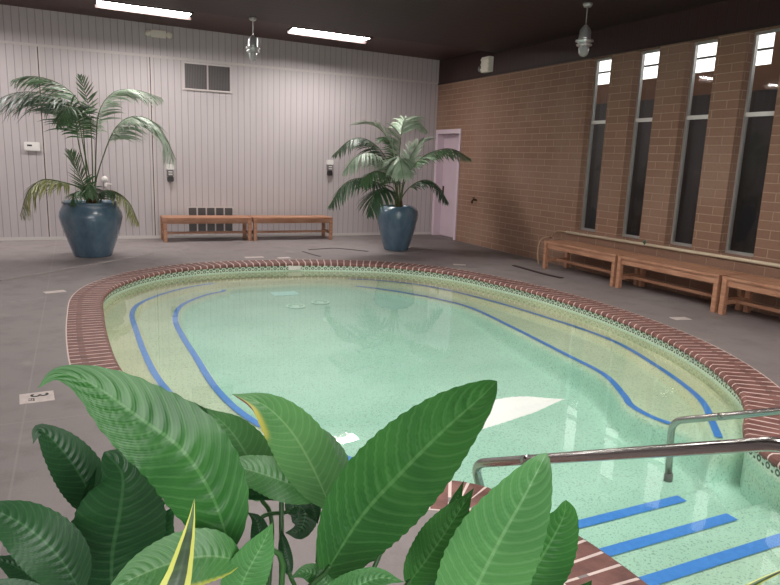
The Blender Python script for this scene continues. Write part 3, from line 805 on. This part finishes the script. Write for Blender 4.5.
# handrails
def handrail(label, foot, bend, top, far):
    t = thing('handrail', label, 'handrail', foot)
    f = V(foot); P = [V(p)-f for p in (foot, bend, top, far)]
    def fillet(a, b, c, r=.09, n=8):
        u = (a-b).normalized(); v = (c-b).normalized(); return [ (b+u*r)*(1-k/n)**2 + b*2*(k/n)*(1-k/n) + (b+v*r)*(k/n)**2 for k in range(n+1)]
    pts = [P[0]] + fillet(P[0], P[1], P[2]) + fillet(P[1], P[2], P[3], .15) + [P[3]]
    obj('rail', T(pts, .0235, 16), M_steel, t, True)
    bm = bmesh.new(); lathe(bm, [(.029, 0), (.03, .04), (.027, .06), (.0235, .065)], 16); o = obj('foot_sleeve', bm, M_greyp, t, True)
    bm = bmesh.new(); lathe(bm, [(.055, 0), (.055, .012), (.03, .03)], 20, c=P[3]); obj('flange', bm, M_steel, t, True)
    bm = bmesh.new(); d = (P[2]-P[1]).normalized(); tube(bm, [P[1]+d*.40, P[1]+d*.44], .0246, 16); obj('joint_collar', bm, M_steel, t, True)
fA = V((1.93, 2.70, zat(2.0, 2.74)))
handrail('steel handrail on the near side of the pool steps, just behind the big leaves', fA, atY(474, 463.5, 2.70), atY(810, 441, 1.15), V((2.21, 1.12, 0)))
zf = zat(3.45, 2.9); pB = atz(668, 480, zf)
handrail('steel handrail on the far side of the pool steps, standing in the water', V((pB.x, pB.y, zat(pB.x, pB.y))), atY(672, 421, pB.y), atY(830, 406.5, 2.0), V((3.62, 1.9, 0)))

# ------------------------------------------------------------------ potted palms
def frond(bm, pts, length_ratio, nl_, droop, width, maxlen, up_hint=V((0, 0, 1)), start=.25, fold=.2):
    P = resample(spline(pts, 8), 40); nl = int(nl_*1.5); fold = -.45 if droop >= .6 else .15
    for k in range(nl):
        t = start + (1-start)*(k+.5)/nl
        i = min(38, int(t*39)); p = P[i].lerp(P[i+1], t*39-i); tg = (P[i+1]-P[max(i-1, 0)]).normalized()
        side = tg.cross(up_hint)
        if side.length < .15: side = tg.cross(V((0.6, -.7, .1)))
        side.normalize(); nrm = side.cross(tg).normalized()
        q = (t-start)/(1-start)
        ln = maxlen*1.2*(math.sin(math.pi*(.18+.80*q))**.7)*random.uniform(.88, 1.08)
        for s in (-1, 1):
            ang = math.radians(66-36*q+random.uniform(-6, 6))
            d0 = (side*s*math.sin(ang) + tg*math.cos(ang) + nrm*fold*random.uniform(.6, 1.3)).normalized()
            prev = None; pos = p.copy(); d = d0.copy(); nseg = 5
            for j in range(nseg+1):
                f = j/nseg; wv = width*.9*(.45+.9*min(1, f*3))*(1-f**2.2) if f < 1 else 0.0006
                wd = d.cross(nrm).normalized() if d.cross(nrm).length > .05 else tg
                cur = [bm.verts.new(pos+wd*wv*.5 + nrm*.0), bm.verts.new(pos - nrm*wv*.12), bm.verts.new(pos-wd*wv*.5)]
                if prev:
                    for a in range(2): bm.faces.new((prev[a], prev[a+1], cur[a+1], cur[a]))
                prev = cur
                pos = pos + d*ln/nseg
                d = (d + V((0, 0, -1))*droop*(.25+f)*.42).normalized()
def palm(label, base, top_z, prof, fronds, soil_r, crown):
    t = thing('potted_palm', label, 'potted palm', base)
    Bv = V(base)
    bm = bmesh.new(); lathe(bm, prof, 48, cap1=False); obj('pot', bm, M_pot, t, True)
    bm = bmesh.new(); lathe(bm, [(soil_r, top_z-.05), (soil_r*.5, top_z-.035), (.0001, top_z-.03)], 24, cap0=False, cap1=False); obj('soil', bm, M_soil, t, True)
    cr = V(crown)-Bv
    bm = bmesh.new()
    for k in range(5):
        a = k*1.3; c = V((cr.x+.05*math.cos(a), cr.y+.05*math.sin(a), 0)); tube(bm, [c+V((0, 0, top_z-.06)), c+V((.01, 0, top_z+.06)), c+V((.0, .01, top_z+.16))], [.035, .028, .015], 8)
    obj('stem_base', bm, M_fibre, t, True)
    for k, (pts, mt, ml, wd, dr, st, nl) in enumerate(fronds):
        a = k*2.4; c = cr + V((.06*math.cos(a), .06*math.sin(a), -.10))
        P = [c] + [p-Bv for p in pts]
        bm = bmesh.new(); frond(bm, P, 1, nl, dr, wd, ml, start=st)
        o = obj('frond', bm, mt, t)
        R = resample(spline(P, 8), 26)
        obj('stem', T(R, [.013*(1-.78*i/25) for i in range(26)], 6), M_rachis, o, True)
pA = [(.265, 0), (.275, .015), (.32, .15), (.385, .34), (.435, .52), (.45, .60), (.44, .67), (.405, .74), (.385, .775), (.395, .80), (.405, .815), (.395, .828), (.37, .826), (.36, .80), (.35, .72)]
bA = (.20, 11.12, 0); yA = 11.1
aY = lambda px, py, dy=0: atY(px, py, yA+dy)
palm('tall palm in a blue glazed pot left of the benches', bA, .80, pA, [
    ([aY(80, 150, -.05), aY(72, 108, -.15), aY(46, 94, -.35), aY(14, 93, -.5), aY(-14, 106, -.6)], M_palmD, .62, .026, .75, .42, 34),
    ([aY(84, 140, .1), aY(80, 104, .15), aY(60, 84, .2), aY(32, 76, .25), aY(12, 80, .3)], M_palm, .46, .026, .62, .5, 30),
    ([aY(92, 150), aY(89, 110), aY(84, 88, -.05), aY(80, 76, -.1)], M_palm, .20, .026, .1, .72, 8),
    ([aY(96, 150, .1), aY(99, 112, .15), aY(114, 92, .15), aY(136, 90, .2), aY(162, 98, .2)], M_palmSheen, .44, .028, .62, .45, 30),
    ([aY(102, 160, -.1), aY(117, 126, -.2), aY(138, 116, -.3), aY(160, 128, -.35), aY(176, 160, -.4)], M_palmSheen, .62, .032, .8, .42, 30),
    ([aY(84, 150, -.15), aY(78, 116, -.4), aY(70, 106, -.65), aY(62, 114, -.8), aY(57, 126, -.85)], M_palm, .34, .026, .8, .5, 24),
    ([aY(84, 186, -.1), aY(76, 168, -.15), aY(70, 152, -.2)], M_palm, .28, .024, .2, .35, 15),
    ([aY(82, 190, -.1), aY(62, 182, -.25), aY(42, 180, -.35), aY(28, 192, -.4), aY(20, 216, -.4)], M_palmY, .40, .024, .8, .35, 28),
    ([aY(106, 192, -.1), aY(118, 193, -.2), aY(130, 204, -.25), aY(139, 224, -.3)], M_palmY, .28, .022, .7, .35, 20),
    ([aY(84, 194, -.15), aY(76, 192, -.3), aY(70, 203, -.35)], M_palm, .24, .022, .7, .35, 14),
    ([aY(101, 194, -.15), aY(108, 190, -.3), aY(116, 196, -.35)], M_palmD, .26, .022, .7, .3, 14),
    ([aY(94, 190, -.2), aY(90, 184, -.35), aY(88, 196, -.45)], M_palm, .26, .022, .7, .3, 14)],
    .36, (.22, 11.1, .80))
pB_ = [(.215, 0), (.225, .015), (.27, .16), (.33, .38), (.375, .58), (.385, .66), (.372, .73), (.335, .775), (.30, .795), (.29, .805), (.275, .80), (.27, .72)]
bB = (5.31, 10.92, 0); yB = 10.9
bY = lambda px, py, dy=0: atY(px, py, yB+dy)
palm('bushy palm in a blue glazed pot beside the lilac door', bB, .78, pB_, [
    ([bY(399, 170, .1), bY(401, 135, .15), bY(405, 119, .2), bY(415, 119, .2), bY(427, 131, .2)], M_palmSheen, .36, .032, .7, .45, 26),
    ([bY(396, 175, .1), bY(391, 146, .15), bY(381, 130, .2), bY(368, 124, .2), bY(352, 125, .2)], M_palmSheen, .34, .030, .5, .4, 26),
    ([bY(394, 178), bY(382, 152, -.1), bY(366, 139, -.15), bY(350, 140, -.2), bY(333, 155, -.25)], M_palmD, .36, .030, .7, .4, 28),
    ([bY(394, 180, -.1), bY(384, 162, -.3), bY(372, 153, -.5), bY(357, 156, -.6), bY(343, 172, -.65)], M_palmSheen, .40, .032, .7, .4, 28),
    ([bY(394, 190, -.1), bY(380, 184, -.3), bY(362, 178, -.45), bY(344, 184, -.5), bY(329, 206, -.55)], M_palmD, .42, .030, .75, .35, 30),
    ([bY(393, 194, -.15), bY(384, 188, -.4), bY(374, 194, -.6), bY(368, 214, -.65)], M_palmD, .42, .030, .8, .35, 26),
    ([bY(398, 180, -.15), bY(397, 164, -.35), bY(398, 156, -.6), bY(401, 164, -.85), bY(403, 176, -.95)], M_palmSheen, .44, .034, .8, .4, 30),
    ([bY(404, 178, .05), bY(411, 156, .1), bY(420, 144, .1), bY(432, 139, .1)], M_palmSheen, .32, .030, .4, .4, 24),
    ([bY(404, 184, -.05), bY(416, 163, -.15), bY(432, 152, -.25), bY(452, 149, -.3), bY(471, 159, -.35)], M_palm, .34, .030, .7, .4, 30),
    ([bY(404, 194, -.1), bY(414, 184, -.2), bY(426, 180, -.25), bY(438, 186, -.3), bY(448, 202, -.3)], M_palmD, .32, .028, .7, .35, 24),
    ([bY(396, 186, -.2), bY(386, 174, -.4), bY(372, 172, -.6), bY(360, 184, -.7)], M_palm, .38, .030, .7, .35, 26),
    ([bY(400, 184, .2), bY(396, 150, .3), bY(388, 138, .35), bY(378, 140, .4)], M_palm, .34, .030, .6, .45, 22)],
    .28, (5.31, 10.9, .78))

# ------------------------------------------------------------------ foreground planter with peace lily and snake plants
hf = V((fw.x, fw.y, 0)).normalized(); hr = V((hf.y, -hf.x, 0))
PC = hf*.86 - hr*.08
rz = math.atan2(hr.y, hr.x)
PL, PD, PH = 1.25, .26, .50
t = thing('planter', 'long grey planter box holding the foreground plants', 'planter', (PC.x, PC.y, 0), rz)
bm = bmesh.new(); th = .03
box(bm, -PL, PL, -PD, -PD+th, 0, PH); box(bm, -PL, PL, PD-th, PD, 0, PH); box(bm, -PL, -PL+th, -PD+th, PD-th, 0, PH); box(bm, PL-th, PL, -PD+th, PD-th, 0, PH); box(bm, -PL+th, PL-th, -PD+th, PD-th, 0, .05)
obj('box', bm, M_planter, t)
obj('soil', B(-PL+th, PL-th, -PD+th, PD-th, .05, PH-.05), M_soil, t)
SOIL = PH-.05

def blade(mid, halfw, roll, prof, fold=.12, ribs=17, ramp=.0013, ruffle=0, nu=64, nv=15, bend=.0, ref=None):
    """mid: spline points base->tip (world); returns bmesh; roll turns the blade about its midrib (deg)."""
    P = resample(spline(mid, 10), nu+1); bm = bmesh.new(); uvl = bm.loops.layers.uv.new('UVMap')
    rows = []; sd0 = random.uniform(0, 9)
    for i, p in enumerate(P):
        t = i/nu; tg = (P[min(i+1, nu)]-P[max(i-1, 0)]).normalized()
        toc = ((ref or CAM)-p).normalized(); s = tg.cross(toc).normalized()
        s = Matrix.Rotation(math.radians(roll), 3, tg) @ s; n = s.cross(tg).normalized()
        wv = halfw*prof(t); row = []
        for k in range(nv):
            v = -1+2*k/(nv-1); av = abs(v)
            ph = (t-.16*av**1.5)*ribs
            h = -fold*av*wv*(-1) + bend*(av**2)*wv + ramp*math.cos(2*math.pi*ph)*min(1, av*5)*(1-av**4)*min(1, 8*t*(1-t)+.1)
            h += ruffle*wv*av**2*math.sin(11*t+sd0+(2 if v > 0 else 0))
            ww = wv*(1+.02*math.sin(2*math.pi*ph)*av**3)
            row.append(bm.verts.new(p + s*v*ww + n*h))
        rows.append(row)
    for i in range(nu):
        for k in range(nv-1):
            f = bm.faces.new((rows[i][k], rows[i][k+1], rows[i+1][k+1], rows[i+1][k]))
            for l, (a, b) in zip(f.loops, ((i, k), (i, k+1), (i+1, k+1), (i+1, k))): l[uvl].uv = (a/nu, -1+2*b/(nv-1))
    return bm
lily = lambda t: (math.sin(math.pi*min(1, (.015+.985*t)**.78))**.80)*(1-.12*t)*(1-.55*max(0, (t-.72)/.28)**1.5) if t < .999 else .004
lilyR = lambda t: (math.sin(math.pi*min(1, (.015+.985*t)**.86))**.66)*(1-.10*t) if t < .999 else .004
lance = lambda t: max(.004, min(1, .55+.9*t)*(1-max(0, (t-.45)/.55)**1.6))

crown = PC + hr*(-.08) + V((0, 0, SOIL))
lilyT = thing('peace_lily', 'large glossy green peace lily filling the bottom of the picture', 'plant', crown)
def lleaf(pix, wpx, mt, roll=0, prof=None, **k):
    d0 = pix[0][2]; mid = [at(*q) for q in pix]
    hw = wpx*.5*(sum(q[2] for q in pix)/len(pix))/F_PX
    k.setdefault('ramp', .0019); bm = blade(mid, hw, roll, prof or lily, **k)
    for v in bm.verts: v.co -= crown
    o = obj('leaf', bm, mt, lilyT, True)
    b = mid[0]; tg = (mid[0]-mid[1]).normalized(); c = crown + V((random.uniform(-.05, .05), random.uniform(-.05, .05), -.02))
    side = V((b.x-c.x, b.y-c.y, 0))
    P = spline([c, c + side*.45 + V((0, 0, (b.z-c.z)*.5)), b + tg*.07, b, b + (mid[1]-b)*.12], 6)
    P = [p-crown for p in P]
    obj('petiole', T(P, [.0055*(1-.4*i/(len(P)-1)) for i in range(len(P))], 8), M_petiole, o, True)
    return o
# pixel of base ... tip with the distance from the lens; width in pixels
lleaf([(230, 548, .94), (213, 498, .92), (183, 451, .89), (140, 418, .86), (92, 384, .83), (58, 374, .81), (38, 388, .80)], 92, M_leaf, 8, fold=.10, ramp=.0024, ribs=15)
lleaf([(326, 572, .95), (362, 516, .93), (401, 473, .90), (444, 430, .87), (480, 398, .84), (497, 381, .82)], 98, M_leaf, -12, lilyR, fold=.14, ribs=19, ramp=.0032)
lleaf([(452, 640, .86), (474, 592, .84), (500, 540, .81), (523, 499, .79), (541, 464, .78), (547, 453, .78)], 92, M_leafL, 6, lilyR, fold=.16, ramp=.0022)
lleaf([(505, 612, 1.0), (540, 560, .97), (562, 520, .95), (566, 500, .94)], 66, M_leaf, 20, lilyR)
lleaf([(330, 506, 1.12), (312, 466, 1.10), (291, 431, 1.07), (264, 405, 1.04), (232, 394, 1.02)], 60, M_leafB, -10)
lleaf([(326, 510, 1.16), (333, 476, 1.15), (322, 446, 1.14), (298, 418, 1.13)], 40, M_leafL, 18)
lleaf([(262, 500, 1.22), (250, 462, 1.20), (230, 430, 1.18), (206, 408, 1.16)], 58, M_leafL, -15, ruffle=.08)
lleaf([(215, 440, 1.25), (204, 418, 1.24), (194, 402, 1.23)], 20, M_leaf, 0)
lleaf([(316, 498, 1.13), (285, 482, 1.12), (250, 470, 1.10), (214, 462, 1.08)], 42, M_leafL, 5, ruffle=.12)
lleaf([(300, 497, 1.20), (272, 494, 1.20), (236, 496, 1.18), (222, 500, 1.17)], 16, M_leafShade, 30)
lleaf([(287, 512, 1.22), (296, 506, 1.22), (305, 512, 1.22), (300, 530, 1.21), (285, 533, 1.2)], 30, M_leafShade, 0)
lleaf([(304, 494, 1.22), (312, 506, 1.22), (318, 524, 1.2)], 18, M_leafShade, 0)
lleaf([(334, 585, 1.06), (338, 545, 1.05), (336, 515, 1.05), (330, 497, 1.05)], 32, M_leaf, 0)
lleaf([(80, 590, 1.0), (58, 556, .98), (28, 528, .96), (-6, 510, .93), (-30, 504, .91)], 62, M_leafShade, -8)
lleaf([(112, 600, 1.10), (112, 556, 1.08), (120, 510, 1.06), (122, 474, 1.05), (104, 452, 1.04)], 100, M_leafShade, 14, lilyR)
lleaf([(98, 516, 1.20), (84, 482, 1.19), (62, 450, 1.17), (40, 430, 1.15), (33, 444, 1.14)], 48, M_leafShade, 6)
lleaf([(88, 580, 1.12), (82, 540, 1.11), (86, 500, 1.10), (97, 466, 1.09)], 24, M_leafShade, 45)
lleaf([(240, 560, .90), (206, 556, .87), (168, 564, .85), (130, 580, .83), (100, 600, .81)], 58, M_leafY, 0, ruffle=.06)
lleaf([(232, 610, .92), (246, 575, .90), (262, 545, .89), (273, 522, .88)], 46, M_leafL, 8, ruffle=.08)
lleaf([(262, 560, 1.16), (260, 536, 1.15), (256, 520, 1.14), (247, 512, 1.13)], 22, M_leafShade, 15)
lleaf([(290, 575, 1.16), (284, 550, 1.15), (281, 528, 1.14)], 15, M_leafShade, 20)
lleaf([(340, 600, .98), (324, 580, .97), (306, 572, .96), (290, 578, .95)], 26, M_leaf, 0)
lleaf([(408, 584, 1.02), (432, 552, 1.0), (456, 516, .98), (474, 488, .97)], 46, M_leaf, -10, ruffle=.12)
lleaf([(440, 540, 1.10), (454, 506, 1.09), (464, 480, 1.08)], 14, M_leaf, 0)
lleaf([(318, 610, .88), (350, 590, .86), (378, 578, .85), (404, 582, .84)], 34, M_leafL, 0)
lleaf([(66, 600, 1.1), (40, 582, 1.08), (14, 566, 1.06), (-12, 556, 1.04)], 32, M_leafShade, 10)
lleaf([(560, 620, .92), (578, 600, .90), (592, 580, .88)], 26, M_leaf, 0)
lleaf([(404, 620, 1.04), (424, 588, 1.02), (440, 560, 1.0)], 22, M_leafShade, 25)
lleaf([(60, 620, .98), (30, 604, .96), (0, 592, .94), (-30, 590, .92)], 40, M_leafShade, 0)
lleaf([(146, 596, 1.15), (150, 560, 1.14), (160, 528, 1.12), (176, 505, 1.10)], 44, M_leafShade, 10)
# the white flower behind the middle leaf
mid = [at(452, 436, 1.16), at(478, 418, 1.16), at(510, 408, 1.15), (at(540, 403, 1.13)), at(565, 399, 1.11)]
bm = blade(mid, 26*.5*1.15/F_PX, 12, lily, ramp=.0003, fold=.2)
for v in bm.verts: v.co -= crown
fl = obj('flower', bm, M_spathe, lilyT, True); fl['label'] = 'white pointed flower spathe'
s = mid[0]-crown; obj('spadix', T([s, s+(mid[1]-mid[0])*.6+V((0, 0, .02))], [.006, .004], 10), M_spadix, fl, True)
P = [p-crown for p in spline([crown+V((.03, 0, -.02)), crown + (mid[0]-crown)*.5 + V((0, 0, .12)), mid[0]], 6)]
obj('flower_stem', T(P, .004, 8), M_petiole, fl, True)

def snake(name_label, leaves):
    b0 = V(leaves[0][0]); root = V((b0.x, b0.y, SOIL))
    t = thing('snake_plant', name_label, 'plant', root)
    for base, pix, wpx, roll in leaves:
        mid = [V(base)] + [at(*q) for q in pix]
        bm = blade(mid, wpx*.5*pix[0][2]/F_PX, roll, lance, fold=.3, ramp=0, nu=40, nv=13)
        for v in bm.verts: v.co -= root
        obj('leaf', bm, M_snake, t, True)
sb = PC - hr*.27 - hf*.14 + V((0, 0, SOIL-.02))
snake('dark snake plant with yellow leaf edges, its tip before the big left leaf', [(sb, [(158, 660, .74), (178, 580, .735), (190, 528, .735), (194.5, 499, .735)], 88, 0),
      (sb+hr*.03, [(140, 700, .72), (130, 640, .71), (122, 606, .70)], 40, 25)])
sc_ = PC + hr*.44 - hf*.05 + V((0, 0, SOIL-.02))
snake('snake plant with a yellow edged leaf at the lower right corner', [(sc_, [(690, 640, .80), (735, 596, .79), (775, 574, .785), (812, 560, .78)], 22, 0),
      (sc_+hr*.03, [(760, 700, .82), (790, 660, .82), (812, 630, .82)], 40, 10)])
